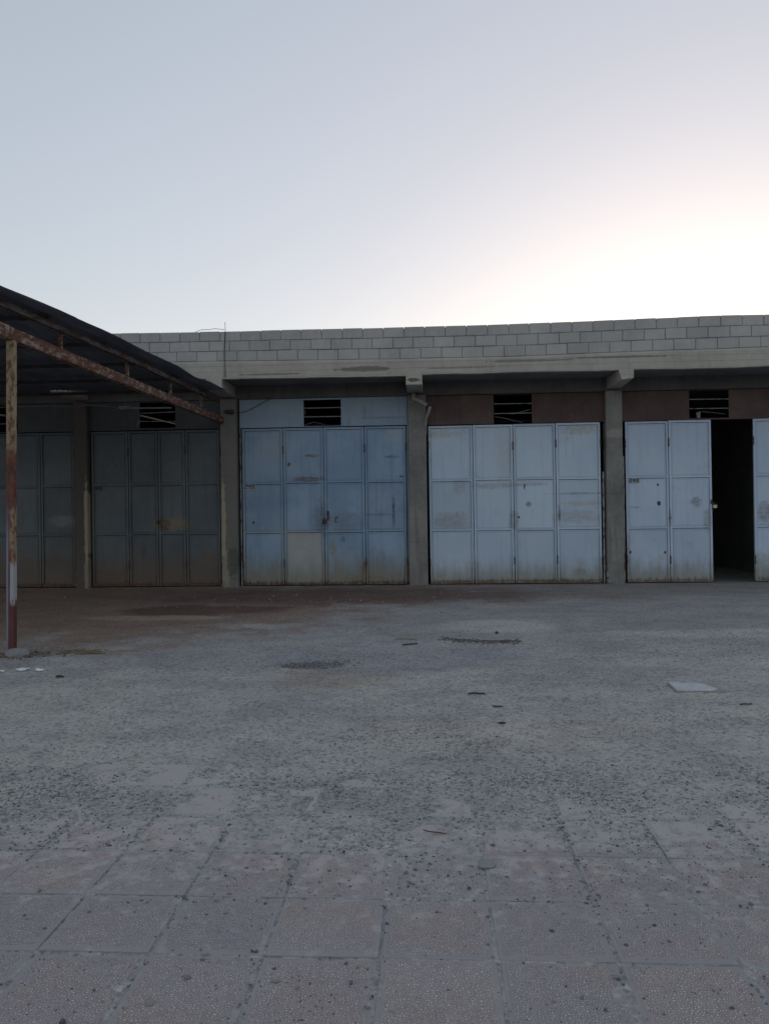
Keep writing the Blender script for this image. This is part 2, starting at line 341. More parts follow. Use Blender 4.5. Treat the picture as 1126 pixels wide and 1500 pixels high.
# yard ground
def ground_mat():
    g = G('yard_dust', .95, spec=.15)
    p = g.pos(); xy = g.sep(p)
    nA = g.noise(scale=.55, detail=5, rough=.6); nB = g.noise(g.vec(p, (1, 1.3, 1)), 1.3, 7, .7); nC = g.noise(g.vec(p, (1, 1.6, 1)), 5, 6, .7)
    col = g.mix(g.mr(nA, .38, .62), (.172,.176,.180), (.205,.205,.198))
    col = g.mix(g.math('MULTIPLY', g.mr(nB, .45, .66), .5), col, (.152,.156,.165))
    col = g.mix(g.math('MULTIPLY', g.mr(nC, .52, .68), .35), col, (.225,.222,.215))
    wn = g.noise(scale=1.1, detail=7, rough=.7)
    def zone(c, r, colr, am, amt=.7, edge=.25): 
        nonlocal col; col = g.mix(g.math('MULTIPLY', g.blob(c, r, nz=wn, amt=amt, edge=edge), am), col, colr)
    zone((3,13.4,0), (9,4.2,0), (.138,.138,.140), .55)
    zone((1,8.6,0), (7,1.6,0), (.155,.158,.165), .4)
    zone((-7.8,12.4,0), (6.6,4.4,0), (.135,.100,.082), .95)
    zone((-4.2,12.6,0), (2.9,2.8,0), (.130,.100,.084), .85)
    zone((1.5,15.0,0), (6,2.0,0), (.125,.118,.112), .75)
    zone((-1.6,13.9,0), (3.5,1.45,0), (.080,.054,.046), .95, .75, .5)
    zone((-3.6,11.9,0), (1.3,.6,0), (.06,.038,.032), .8, .8)
    zone((-4.0,11.0,0), (1.0,.25,0), (.19,.17,.15), .6)
    zone((.85,10.0,0), (.75,.55,0), (.215,.218,.222), .9, .35)
    zone((3.7,9.4,0), (1.5,.35,0), (.22,.222,.225), .85, .4)
    zone((5.0,9.0,0), (1.2,.25,0), (.225,.225,.225), .8, .4)
    zone((2.9,7.6,0), (1.0,.3,0), (.225,.225,.222), .6)
    zone((2.9,10.0,0), (1.1,.5,0), (.14,.145,.16), .6)
    zone((-.85,6.9,0), (.5,.45,0), (.15,.13,.11), .55, 1.0, .5)
    zone((-1.2,7.5,0), (.35,.18,0), (.075,.07,.068), .9)
    zone((-.4,8.0,0), (1.4,.9,0), (.150,.157,.172), .6)
    zone((.3,5.2,0), (1.8,.35,0), (.205,.20,.188), .6)
    grain = g.vor(scale=75, rnd=1); gr2 = g.vor(scale=34, rnd=1)
    gm = g.mr(nB, .42, .6)
    col = g.mix(g.math('MULTIPLY', g.math('MULTIPLY', g.mr(grain, .35, .6), gm), .35), col, (.45,.46,.49), 'MULTIPLY')
    chs = g.sep(g.vor(scale=48, rnd=1, out='Color'))[0]; chn = g.sep(g.vor(scale=90, rnd=1, out='Color'))[0]
    col = g.mix(g.math('MULTIPLY', g.mr(chs, .84, .9), .5), col, (1.3,1.3,1.28), 'MULTIPLY')
    col = g.mix(g.math('MULTIPLY', g.mr(chs, .18, .1), .6), col, (.42,.43,.46), 'MULTIPLY')
    col = g.mix(g.math('MULTIPLY', g.mr(chn, .3, .2), .35), col, (.55,.56,.58), 'MULTIPLY')
    col = g.mix(g.math('MULTIPLY', g.mr(chn, .75, .85), .4), col, (1.2,1.2,1.2), 'MULTIPLY')
    pz = xy[2]; jt = g.math('MULTIPLY', g.mr(pz, -.0005, -.003), g.mr(xy[1], 4.2, 3.9))
    col = g.mix(g.math('MULTIPLY', jt, g.mr(g.noise(scale=14, detail=5, rough=.7), .40, .62, .0, .6)), col, (.10,.098,.10))
    g.bump(g.noise(scale=120, detail=3), .5, .004)
    g.bump(g.math('MULTIPLY', gr2, gm), .55, -.012)
    g.bump(nC, .5, .02)
    return g.done(g.mix(1, col, (1.05,1.0,.955), 'MULTIPLY'), k=2.0)
M_ground = ground_mat()
def tile_mat():
    g = G('relief_cement_tile', .9, spec=.2)
    o = g.oc(); ob = g.vm('ADD', o, (0, 0, 0)); s = g.sep(o)
    rv = g.n('CombineXYZ'); g.put(rv.inputs[0], g.math('MULTIPLY', g.rnd(), 37.0)); g.put(rv.inputs[1], g.math('MULTIPLY', g.rnd(), 11.0)); ov = g.vm('ADD', o, rv.outputs[0])
    d = g.math('MAXIMUM', g.math('ABSOLUTE', s[0]), g.math('ABSOLUTE', s[1]))
    inside = g.mr(d, .168, .174, 1, 0)
    wob = g.n('TexNoise'); g.put(wob.inputs['Vector'], ov); wob.inputs['Scale'].default_value = 18
    vv = g.vm('ADD', ov, g.vm('MULTIPLY', wob.outputs[1], (.02, .02, .0)))
    e = g.vor(g.vec(vv, (1, 1.25, 1)), 92, 'DISTANCE_TO_EDGE', .8)
    worm = g.math('MULTIPLY', g.mr(e, .04, .30), inside)
    nl = g.noise(scale=1.7, detail=6, rough=.65); nf = g.noise(scale=11, detail=6, rough=.7)
    base = g.mix(g.mr(g.rnd(), 0, 1), (.175,.168,.178), (.222,.202,.196))
    base = g.mix(g.math('MULTIPLY', g.mr(nl, .42, .62), .75), base, (.205,.170,.158))
    base = g.mix(g.math('MULTIPLY', g.math('SUBTRACT', 1, inside), .9), base, (.106,.103,.108))
    dustm = g.mr(g.math('MULTIPLY_ADD', g.sep(g.pos())[1], .22, nf), 1.15, 1.36)
    low = g.mix(g.math('MULTIPLY', g.math('SUBTRACT', inside, worm), g.math('MULTIPLY_ADD', dustm, -.5, .72)), base, (.098,.095,.102))
    col = g.mix(g.math('MULTIPLY', g.mr(nf, .52, .66), .3), low, (.18,.172,.166))
    col = g.mix(g.math('MULTIPLY', g.mr(g.noise(scale=5, detail=5), .56, .7), .4), col, (.12,.12,.135))
    col = g.mix(g.math('MULTIPLY', dustm, .7), col, (.150,.150,.149))
    wh = g.math('MULTIPLY', worm, g.math('MULTIPLY_ADD', dustm, -.8, 1.0))
    g.bump(wh, 1.0, .005); g.bump(g.noise(scale=140, detail=3), .4, .002); g.bump(nf, .4, .006)
    return g.done(g.mix(1, col, (1.04,1.0,.97), 'MULTIPLY'), k=2.65)
M_tile = tile_mat()
def peb_mat():
    g = G('gravel_stone', .9, spec=.2); a = g.n('Attribute', attribute_name='tint'); 
    col = g.mix(g.mr(g.noise(scale=150, detail=2), .4, .6), a.outputs[0], g.mix(.35, a.outputs[0], (.07,.07,.07)))
    return g.done(col, k=1.55)
M_peb = peb_mat()

# ---------------------------------------------------------------- ground
PITCH = .396; TX0 = .210; TY0 = 2.592; NROW_LO, NROW_HI = -6, 4      # tile joints: x = TX0+k*PITCH, y = TY0+k*PITCH
def ground_h(x, y):
    x = np.asarray(x, float); y = np.asarray(y, float)
    far = sstep(3.6, 5.5, y)
    z = far*(.016*fbm(x*.5, y*.6, 3, 3) + .008*fbm(x*2.2, y*3.0, 5, 3)) + .0026*fbm(x*14, y*14, 9, 3)*(.5+far)
    lvl = -.006 + .0112*sstep(3.05, 4.45, y) + .0050*fbm(x*1.6, y*1.6, 21, 3)*sstep(2.3, 3.6, y) + .0030*fbm(x*6, y*6, 22, 2)*sstep(2.7, 3.5, y)
    z = z + lvl + .004*np.clip(fbm(x*5, y*5, 33, 3), 0, 1)
    z += .02*np.exp(-((y-8.95+.2*(x-.1)-.04*np.sin(x*7))/.10)**2)*sstep(.0, .2, x)*sstep(1.15, .9, x)*(.7+.3*vnoise(x*5, y*5, 4))
    z += .02*np.exp(-(((x+3.2)/1.2)**2+((y-11.9)/.25)**2))
    fade = 1-sstep(13.6, 15.2, y)
    z = z*fade + .03*np.clip(fbm(x*1.7, y*3, 44, 4)+.25, 0, 1)*sstep(15.15, 15.55, y)*sstep(15.75, 15.62, y)
    return z
def build_ground():
    ys = [0.2]; 
    while ys[-1] < 16.4: ys.append(ys[-1] + max(.014, .0042*ys[-1]))
    ys = np.array(ys); xs = np.linspace(-11.5, 9.5, 760)
    X, Y = np.meshgrid(xs, ys); Z = ground_h(X, Y)
    ex = sstep(-11.5, -10.5, X)*sstep(9.5, 8.8, X)*sstep(.2, .6, Y); Z = Z*ex
    nx, ny = len(xs), len(ys); V = np.stack([X, Y, Z], -1).reshape(-1, 3)
    i = np.arange(ny-1)[:, None]*nx + np.arange(nx-1)[None]; F = np.stack([i, i+1, i+1+nx, i+nx], -1).reshape(-1, 4)
    me = bpy.data.meshes.new('ground'); me.vertices.add(len(V)); me.vertices.foreach_set('co', V.ravel())
    me.loops.add(F.size); me.loops.foreach_set('vertex_index', F.ravel().astype(np.int32)); me.polygons.add(len(F))
    me.polygons.foreach_set('loop_start', np.arange(0, F.size, 4, dtype=np.int32)); me.polygons.foreach_set('loop_total', np.full(len(F), 4, np.int32))
    me.update(); me.validate(); me.polygons.foreach_set('use_smooth', [True]*len(me.polygons)); me.materials.append(M_ground)
    o = bpy.data.objects.new('ground', me); link(o); o['kind'] = 'structure'
    b = MB(); b.v = [(-3000,-3000,-.02),(3000,-3000,-.02),(3000,3000,-.02),(-3000,3000,-.02)]; b.f = [(0,1,2,3)]
    o = obj('terrain', b, M_ground); o['kind'] = 'structure'
build_ground()

pav = bpy.data.objects.new('pavement', None); link(pav); pav['kind'] = 'structure'
def tile_mesh():
    b = MB(); h = .1925; t = .0165
    # slab, then the raised relief field standing 2 mm proud of the smooth border
    b.box(-h, h, -h, h, -.03, 0); me = mesh_of('paving_tile', b, .003)
    bm = bmesh.new(); bm.from_mesh(me); f = max(bm.faces, key=lambda q: q.calc_center_median().z)
    r = bmesh.ops.inset_region(bm, faces=[f], thickness=.018); 
    top = max(bm.faces, key=lambda q: (round(q.calc_center_median().z, 5), q.calc_area()))
    bmesh.ops.inset_region(bm, faces=[top], thickness=.003, depth=.0022)
    bm.to_mesh(me); bm.free(); me.materials.append(M_tile); return me
TM = tile_mesh()
for j in range(NROW_LO, NROW_HI+1):
    for i in range(-9, 9):
        if len(pav.children) >= 290: break
        o = bpy.data.objects.new('paving_tile', TM)
        o.location = (TX0+(i+.5)*PITCH+random.uniform(-.002, .002), TY0+(j+.5)*PITCH+random.uniform(-.002, .002), random.uniform(-.0045, .0015)-.001)
        o.rotation_euler = (R(random.uniform(-.5, .5)), R(random.uniform(-.5, .5)), R(random.choice((0, 90, 180, 270))+random.uniform(-.35, .35)))
        COL.objects.link(o); o.parent = pav

# ---------------------------------------------------------------- workshop building
YD = 15.65                                            # face of the doors
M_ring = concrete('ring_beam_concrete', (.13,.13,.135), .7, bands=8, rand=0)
B = thing('workshop_building', 'long low concrete block workshop building with blue folding metal doors and a block parapet', 'building', (0, 15.6, 0))
XL, XR = -17.0, 25.0  # ends lengthened out of view to keep the low sun off the yard
_zx = [-17,-6.13,-3.85,-2.53,-1.09,-.06,.97,1.99,2.87,4.12,5.24,6.3,9,25]; _zt = [5.04,5.03,5.01,5.01,5.0,5.0,5.0,5.01,5.02,5.04,5.06,5.055,5.06,5.06]
_bx = [-17,-4.26,-2.28,-.84,.45,1.72,2.86,4.12,5.36,6.29,25]; _bz = [4.44,4.44,4.415,4.40,4.395,4.39,4.41,4.43,4.44,4.45,4.45]
ztop = lambda x: float(np.interp(x, _zx, _zt)); zbot = lambda x: float(np.interp(x, _bx, _bz))
YF = 14.6
# parapet blocks, three courses with recessed joints
def hexblock(b, x0, x1, c, y0, y1, j=.006):
    g = .0055
    def zz(x, t): return zbot(x)+(ztop(x)-zbot(x))*t
    dy = random.uniform(-.006, .006); dz = random.uniform(-.004, .003)
    lo, hi = c/3, (c+1)/3
    p = [(x0+g,y0+dy,zz(x0,lo)+g+dz),(x1-g,y0+dy,zz(x1,lo)+g+dz),(x1-g,y1,zz(x1,lo)+g+dz),(x0+g,y1,zz(x0,lo)+g+dz),
         (x0+g,y0+dy,zz(x0,hi)-g+dz),(x1-g,y0+dy,zz(x1,hi)-g+dz),(x1-g,y1,zz(x1,hi)-g+dz),(x0+g,y1,zz(x0,hi)-g+dz)]
    b.hexa(p)
offs = [.11, -.03, .17]
rest = MB()
for c in range(3):
    x = -14.0*1.0 + offs[c] - 3.0
    while x < XR-.4:
        wd = .39 + random.uniform(-.006, .006)
        if -11 < x < 10.5:
            b = MB(); hexblock(b, x, x+wd, c, YF, YF+.15); obj('concrete_block', b, M_block, B, bevel=.006)
        else: hexblock(rest, x, x+wd, c, YF, YF+.15)
        x += wd
o = obj('concrete_block', rest, M_block, B); o['kind'] = 'stuff'
b = MB(); b.box(XL, XR, YF+.012, YF+.14, 4.40, 4.97); obj('mortar_bed', b, M_mortar, B)
# cast fascia beam (follows the sagging line), soffit slab, ring beam, bracket beams
b = MB(); xs = np.arange(XL, XR+.01, .12)
prev = None
for x in xs:
    lo = 4.09 + .008*float(vnoise(x*2.1, 0, 2)) - .015*math.exp(-((x+.8)/1.2)**2) + .004*float(vnoise(x*14, 3, 2)); hi = zbot(x)-.002
    yy = YF - .012 + .004*float(vnoise(x*1.3, 5, 2))
    n = len(b.v); b.v += [(x,yy,lo),(x,yy+.003,hi-.04),(x,YF+.005,hi),(x,YF+.16,hi),(x,YF+.16,lo+.01)]
    if prev is not None:
        for k in range(5): b.f.append((prev+k, n+k, n+(k+1) % 5, prev+(k+1) % 5))
    else: b.f.append(tuple(range(5)))
    prev = n
b.f.append(tuple(prev+k for k in range(5))); obj('fascia_beam', b, M_fascia, B)
b = MB(); b.box(XL, XR, YF+.155, 23, 4.115, 4.38); obj('roof_slab', b, M_soffit, B)
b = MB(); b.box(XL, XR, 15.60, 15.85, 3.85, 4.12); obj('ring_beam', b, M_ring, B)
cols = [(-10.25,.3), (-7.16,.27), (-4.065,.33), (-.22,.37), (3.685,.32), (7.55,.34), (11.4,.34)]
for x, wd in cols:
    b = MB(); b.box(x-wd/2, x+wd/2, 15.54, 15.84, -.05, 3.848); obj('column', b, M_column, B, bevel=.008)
for x0, x1 in ((-10.4,-10.1), (-7.3,-7.0), (-4.235,-3.925), (-.405,-.095), (3.55,3.83), (7.4,7.7)):
    b = MB()
    b.box(x0, x1, YF-.020, 15.597, 3.895, 4.108)
    if x0 > 3 and x0 < 4:                              # the rough chamfered bracket
        b = MB(); y0 = YF-.02
        b.hexa([(x0+.06,y0,3.90),(x1,y0,3.93),(x1,15.597,3.895),(x0,15.597,3.895),(x0-.01,y0,4.108),(x1,y0,4.108),(x1,15.597,4.108),(x0,15.597,4.108)])
    obj('bracket_beam', b, M_fascia, B, bevel=.01)
b = MB(); b.box(XL, XR, 22.8, 23, -.05, 4.1); obj('back_wall', b, M_plaster, B)
b = MB(); b.box(XL, XL+.2, 15.86, 22.79, -.05, 4.1); b.box(XR-.2, XR, 15.86, 22.79, -.05, 4.1); obj('end_wall', b, M_plaster, B)
for x in (-10.25, -7.16, -4.065, -.22, 3.685, 7.55, 11.4):
    b = MB(); b.box(x-.08, x+.08, 15.86, 22.79, -.05, 4.1); obj('partition_wall', b, M_plaster, B)
b = MB(); b.box(XL+.21, -10.42, 15.64, 15.8, -.05, 3.84); b.box(11.6, XR-.21, 15.64, 15.8, -.05, 3.84); obj('front_wall', b, M_plaster, B)
b = MB(); b.box(-10.1, 11.2, 15.60, 15.85, -.04, .012); obj('door_sill', b, M_column, B, bevel=.004)

# doors
def panel_mesh(x0, x1, z0, z1, y, seed, amp=.008):
    nx, nz = 9, 12; b = MB(); X = np.linspace(x0, x1, nx); Z = np.linspace(z0, z1, nz)
    for k in range(nz):
        for i in range(nx):
            e = math.sin(math.pi*i/(nx-1))*math.sin(math.pi*k/(nz-1))
            b.v.append((X[i], y + e*amp*(1.6*float(vnoise(X[i]*2.5+seed, Z[k]*2.5, seed)) + .6*float(vnoise(X[i]*7, Z[k]*7, seed))), Z[k]))
    for k in range(nz-1):
        for i in range(nx-1): a = k*nx+i; b.f.append((a, a+1, a+nx+1, a+nx))
    n = len(b.v); b.v += [(x0,y+.006,z0),(x1,y+.006,z0),(x1,y+.006,z1),(x0,y+.006,z1)]; b.f.append((n+3,n+2,n+1,n))
    return b
sd = [0]
def hinge(x, z, y, parent):
    b = MB(); b.tube([(x,y-.008,z-.075),(x,y-.008,z-.004)], .013, 8); b.tube([(x,y-.008,z+.004),(x,y-.008,z+.075)], .013, 8); b.tube([(x,y-.008,z+.075),(x,y-.008,z+.095)], .007, 6)
    obj('hinge', b, M_darkrust, parent, smooth=False)
def leaf(x0, x1, mat, label=None, z0=.03, z1=3.24, y=YD, rails=(1.12, 2.13), fwid=.042, hinges='', panel_mats=None, proud=.016, tilt=0):
    sd[0] += 1; g = .0065; x0 += g; x1 -= g
    b = MB(); b.box(x0, x0+fwid, y-.002, y+.034, z0, z1); b.box(x1-fwid, x1, y-.002, y+.034, z0, z1)
    zs = [z0+fwid/2] + [r_ + random.uniform(-.008, .008) for r_ in rails] + [z1-fwid/2]
    for r_ in zs: b.box(x0+fwid, x1-fwid, y, y+.032, r_-fwid/2, r_+fwid/2)
    if tilt:
        b.v = [(vx+tilt*(vz-z1), vy, vz) for vx, vy, vz in b.v]
    L = obj('door_leaf', b, mat, B, bevel=.0025, label=label)
    for k in range(3):
        pm = mat if not panel_mats or not panel_mats.get(k) else panel_mats[k]
        p = panel_mesh(x0+fwid+.005, x1-fwid-.005, zs[k]+fwid/2+.003, zs[k+1]-fwid/2-.009, y+proud, sd[0]*3+k)
        # folded bead round the sheet
        q = MB(); a0, a1, c0, c1 = x0+fwid+.02, x1-fwid-.02, zs[k]+fwid/2+.02, zs[k+1]-fwid/2-.024
        for bx in ((a0, a0+.008, c0, c1), (a1-.008, a1, c0, c1), (a0+.009, a1-.009, c0, c0+.008), (a0+.009, a1-.009, c1-.008, c1)):
            p.box(bx[0], bx[1], y+proud-.007, y+proud+.003, bx[2], bx[3])
        if tilt: p.v = [(vx+tilt*(vz-z1), vy, vz) for vx, vy, vz in p.v]
        obj('door_panel', p, pm, L, label='grey primer coloured lower panel' if pm is not mat else None)
    for s_ in hinges:
        hx = x0-.004 if s_ == 'l' else x1+.004
        for hz in (2.82, .47): hinge(hx + (tilt*(hz-z1) if tilt else 0), hz+random.uniform(-.03, .03), y-.006, L)
    return L
def transom(x0, x1, mat, vent, z0=3.262, z1=3.845, y=YD+.012, bars=(3.63, 3.45), braces=(), label=None, barz=None):
    v0, v1, w0, w1 = vent
    b = MB(); b.box(x0, v0, y, y+.03, z0, z1); b.box(v1, x1, y, y+.03, z0, z1); b.box(v0, v1, y, y+.03, w1, z1)
    if w0 > z0+.005: b.box(v0, v1, y, y+.03, z0, w0)
    T = obj('transom_panel', b, mat, B, bevel=.002, label=label)
    for z in bars:
        q = MB(); s1, s2 = random.uniform(-.012, .012), random.uniform(-.012, .012)
        q.hexa([(v0+.004,y+.004,z+s1-.008),(v1-.004,y+.004,z+s2-.008),(v1-.004,y+.02,z+s2-.008),(v0+.004,y+.02,z+s1-.008),
                (v0+.004,y+.004,z+s1+.008),(v1-.004,y+.004,z+s2+.008),(v1-.004,y+.02,z+s2+.008),(v0+.004,y+.02,z+s1+.008)])
        obj('vent_bar', q, M_bar, T)
    for pts in braces:
        q = MB(); q.tube([(px, y+.03, pz) for px, pz in pts], .006, 5); obj('bent_rod', q, M_bar, T)
    return T
def jamb(x0, x1, mat, z0=.02, z1=3.25, y=YD+.004, top=None):
    b = MB(); b.box(x0, x1, y, y+.05, z0, z1); obj('door_jamb', b, mat, B, bevel=.002)

# bay under the canopy, far left
xs0 = [-10.06, -9.38, -8.73, -8.07, -7.34]
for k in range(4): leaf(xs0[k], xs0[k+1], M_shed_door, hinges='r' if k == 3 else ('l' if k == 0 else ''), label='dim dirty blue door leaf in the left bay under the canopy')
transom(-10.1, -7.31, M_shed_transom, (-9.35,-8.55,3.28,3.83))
jamb(-7.335, -7.305, M_shed_door)
# second bay under the canopy
xs1 = [-6.985, -6.20, -5.575, -5.0, -4.275]
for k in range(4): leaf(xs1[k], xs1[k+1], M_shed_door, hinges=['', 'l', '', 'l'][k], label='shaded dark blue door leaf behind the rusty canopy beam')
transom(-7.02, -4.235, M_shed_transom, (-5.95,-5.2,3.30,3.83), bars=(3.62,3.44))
hinge(-4.27, 2.78, YD-.006, B.children[-1] if False else bpy.data.objects['door_leaf.007']); hinge(-4.27, .42, YD-.006, bpy.data.objects['door_leaf.007'])
jamb(-4.27, -4.245, M_jamb)
# blue bay in the middle left
xs2 = [-3.815, -2.965, -2.13, -1.295, -.45]
labs = ['blue door leaf with a faint pale handprint stain', 'blue door leaf with grey lower panel and brown rust smears', 'blue door leaf with pull ring and rusty bottom edge', 'blue door leaf with long vertical scratch']
for k in range(4): leaf(xs2[k], xs2[k+1], M_blue, labs[k], hinges=['l', 'l', '', 'lr'][k], panel_mats={0: M_blue_panel_grey} if k == 1 else None)
transom(-3.86, -.415, M_blue, (-2.53,-1.765,3.275,3.81), bars=(3.64,3.46), braces=[[(-2.5,3.31),(-2.33,3.36),(-2.05,3.29)], [(-2.51,3.52),(-2.50,3.6)]])
jamb(-3.86, -3.835, M_jamb); jamb(-.438, -.412, M_blue)
# pale bay in the middle right
xs3 = [.0, .895, 1.70, 2.545, 3.435]
for k in range(4): leaf(xs3[k], xs3[k+1], M_pale, z1=3.225+.004*k, hinges=['l', 'r', '', 'lr'][k], tilt=-.003,
                        label=['pale grey blue door leaf beside the drainpipe', 'pale door leaf with faint horizontal wipe marks', 'pale door leaf with small keyhole and chipped spot', 'pale door leaf with yellowish scrape lines'][k])
transom(-.03, 3.52, M_maroon, (1.33,2.09,3.25,3.835), z0=3.25, y=YD+.03, bars=(3.66,3.46), braces=[[(1.36,3.40),(1.55,3.36),(1.9,3.27)], [(1.7,3.44),(2.06,3.53)]], label='dark maroon painted panel over the pale doors')
jamb(3.468, 3.50, M_jamb, z1=2.25)
# open bay at right
leaf(3.915, 4.765, M_pale4, 'pale door leaf with stencilled sticker and two dark holes', z1=3.235, hinges='l', tilt=-.004)
leaf(4.765, 5.60, M_pale4, 'pale door leaf hanging half open with a padlock at its edge', z1=3.245, hinges='l', tilt=-.004)
leaf(6.405, 7.24, M_pale4, 'pale door leaf at right edge with dirty hand smear', z1=3.245, hinges='l', tilt=-.004)
leaf(6.43, 7.23, M_pale4, 'pale door leaf folded back behind its neighbour', z1=3.235, y=YD+.06)
transom(3.87, 7.36, M_maroon, (5.19,5.96,3.285,3.835), z0=3.25, y=YD+.03, bars=(3.66,3.47), braces=[[(5.45,3.42),(5.9,3.36)]], label='dark maroon painted panel over the open bay')
jamb(3.868, 3.895, M_jamb, z1=2.55)
jamb(7.27, 7.31, M_jamb)
b = MB(); b.tube([(5.37,YD+.045,3.29),(5.37,YD+.04,3.37)], .035, 7); b.tube([(5.33,YD+.045,3.37),(5.41,YD+.045,3.40)], .022, 6); obj('bent_rod', b, M_bar, bpy.data.objects['transom_panel.004'])
# bay past the right edge
xs5 = [7.76, 8.62, 9.46, 10.3, 11.16]
for k in range(4): leaf(xs5[k], xs5[k+1], M_pale, hinges='l', label='pale door leaf beyond the right edge of the open bay')
transom(7.73, 11.22, M_maroon, (9.0,9.8,3.28,3.83), z0=3.25, y=YD+.03)

# stencilled stickers: dark glyph-like strokes on a pale slip
def sticker(x, z, leafname, w=.21, h=.10, mat=M_sticker, yy=YD+.002):
    L = bpy.data.objects[leafname]
    b = MB(); b.box(x, x+w, yy, yy+.004, z-h, z); o = obj('sticker', b, mat, L)
    q = MB(); u, v = w/12, h/6
    for (a, c, ww, hh) in ((0,0,3,1),(2.2,1,.9,1.6),(.3,2.4,2.6,.9),(0,3.4,.9,1.4),(.9,4.3,2.4,.7),(3.8,.2,.8,3),(4.9,1.6,.7,1.8),(5.9,.4,.8,2.8),(7,.3,2.6,.8),(7.1,1.5,.7,1.6),(8.9,1.3,.8,2.2),(10.2,.1,.9,3.4),(5,3.9,5.8,.8),(10.9,4.9,.8,.7)):
        q.box(x+a*u, x+(a+ww)*u, yy-.003, yy-.0005, z-(c+hh)*v, z-c*v)
    obj('sticker_print', q, M_ink, L)
sticker(-3.775, 2.105, 'door_leaf.008', .23, .11); sticker(3.99, 2.105, 'door_leaf.016', .20, .095); sticker(-6.93, 2.10, 'door_leaf.004', .17, .08, M_shed_door)
# pull ring and hasp on blue leaf
L = bpy.data.objects['door_leaf.010']
b = MB(); b.tube([(-1.88+.035*math.cos(t), YD-.006, 1.36+.055*math.sin(t)) for t in np.linspace(0.5, 2*math.pi-.9, 12)], .007, 6); obj('pull_ring', b, M_darkrust, L)
b = MB(); b.box(-2.075,-2.035,YD-.014,YD-.003,1.34,1.50); b.tube([(-2.05,YD-.02,1.49),(-2.05,YD-.02,1.54)], .014, 7); obj('hasp', b, M_darkrust, L)
def padlock(x, y, z, mat, label, s=1.0, rot=0):
    t = thing('padlock', label, 'padlock', (x, y, z-.05*s))
    b = MB(); b.box(x-.03*s, x+.03*s, y-.022*s, y, z-.055*s, z); obj('lock_body', b, mat, t, bevel=.006*s)
    b = MB(); b.tube([(x+.02*s*math.cos(a), y-.011*s, z+.022*s*math.sin(a)*1.4) for a in np.linspace(0, math.pi, 9)], .005*s, 6); obj('shackle', b, M_iron, t)
    return t
padlock(-2.13, YD-.008, 1.35, M_iron, 'dark rusty padlock hanging at the middle joint of the blue doors', 1.3)
padlock(-5.575, YD-.008, 1.37, M_iron, 'small dark padlock on the shaded doors under the canopy', 1.1)
padlock(5.64, YD-.035, 1.56, M_brass, 'shiny open padlock on the edge of the half open pale door', 1.3)
b = MB(); b.box(5.56, 5.63, YD-.02, YD-.004, 1.575, 1.605); b.box(5.57,5.60,YD-.018,YD-.004,1.61,1.66); obj('hasp', b, M_darkrust, bpy.data.objects['door_leaf.017'])
# drain pipe by the second column
b = MB(); b.tube([(-.28,15.50,3.86),(-.28,15.44,3.80),(-.26,15.36,3.735),(-.19,15.30,3.70),(-.02,15.22,3.60)], .042, 12, caps=False)
b.tube([(-.02,15.22,3.60),(-.19,15.30,3.70),(-.26,15.36,3.735)], .036, 12, caps=True); obj('drainpipe', b, M_pvc, B, smooth=True, label='short grimy drain pipe with open end below the soffit')
b = MB(); b.tube([(.045,15.26,3.56),(.03,15.34,3.50),(-.03,15.48,3.38),(-.045,15.56,3.24),(-.04,15.6,3.05)], .022, 9, radii=[.03,.03,.026,.022,.02]); obj('drainpipe', b, M_pvc, B, smooth=True, label='narrow pipe running down beside the column')
# rebar and wire on the parapet
b = MB(); b.tube([(-3.85,YF-.03,4.12),(-3.86,YF-.035,4.6),(-3.84,YF-.03,5.02),(-3.85,YF-.02,5.17)], .006, 5); b.tube([(-3.875,YF-.03,4.12),(-3.87,YF-.05,4.55),(-3.85,YF-.03,4.98)], .004, 5)
obj('rebar', b, M_wire, B)
wirep = [(-4.45,YF+.05,5.022),(-4.3,YF+.0,5.05),(-4.18,YF+.02,5.052),(-4.05,YF-.01,5.06),(-3.92,YF+.02,5.05),(-3.86,YF-.03,5.03)]
b = MB(); b.tube(wirep, .005, 5); tag(obj('loose_wire', b, M_palewire), 'pale loose wire curling along the top of the parapet near the thin rod', 'wire')
b = MB(); b.tube([(-3.98,15.5,3.58),(-3.86,15.56,3.56),(-3.70,15.62,3.60),(-3.45,15.63,3.73),(-3.2,15.63,3.85)], .006, 5); tag(obj('cable', b, M_wire), 'thin dark cable crossing the blue panel beside the column', 'cable')
b = MB(); b.tube([(-4.03,15.46,3.57),(-3.95,15.50,3.58)], .05, 8, radii=[.035,.055]); b.box(-4.12,-4.0,15.49,15.538,3.55,3.62); tag(obj('wall_hook', b, M_wire, bevel=.005), 'dark knob bracket fixed high on the column by the canopy', 'bracket')
# torn pale strip at the foot of the fourth column
b = MB(); b.tube([(3.50,15.55,.30),(3.52,15.53,.18),(3.50,15.52,.10),(3.56,15.5,.03)], .012, 5, radii=[.008,.014,.012,.016]); b.tube([(3.54,15.5,.06),(3.60,15.49,.015)], .01, 5)
tag(obj('torn_strip', b, M_jamb), 'torn whitish strip at the foot of the right hand column', 'scrap')

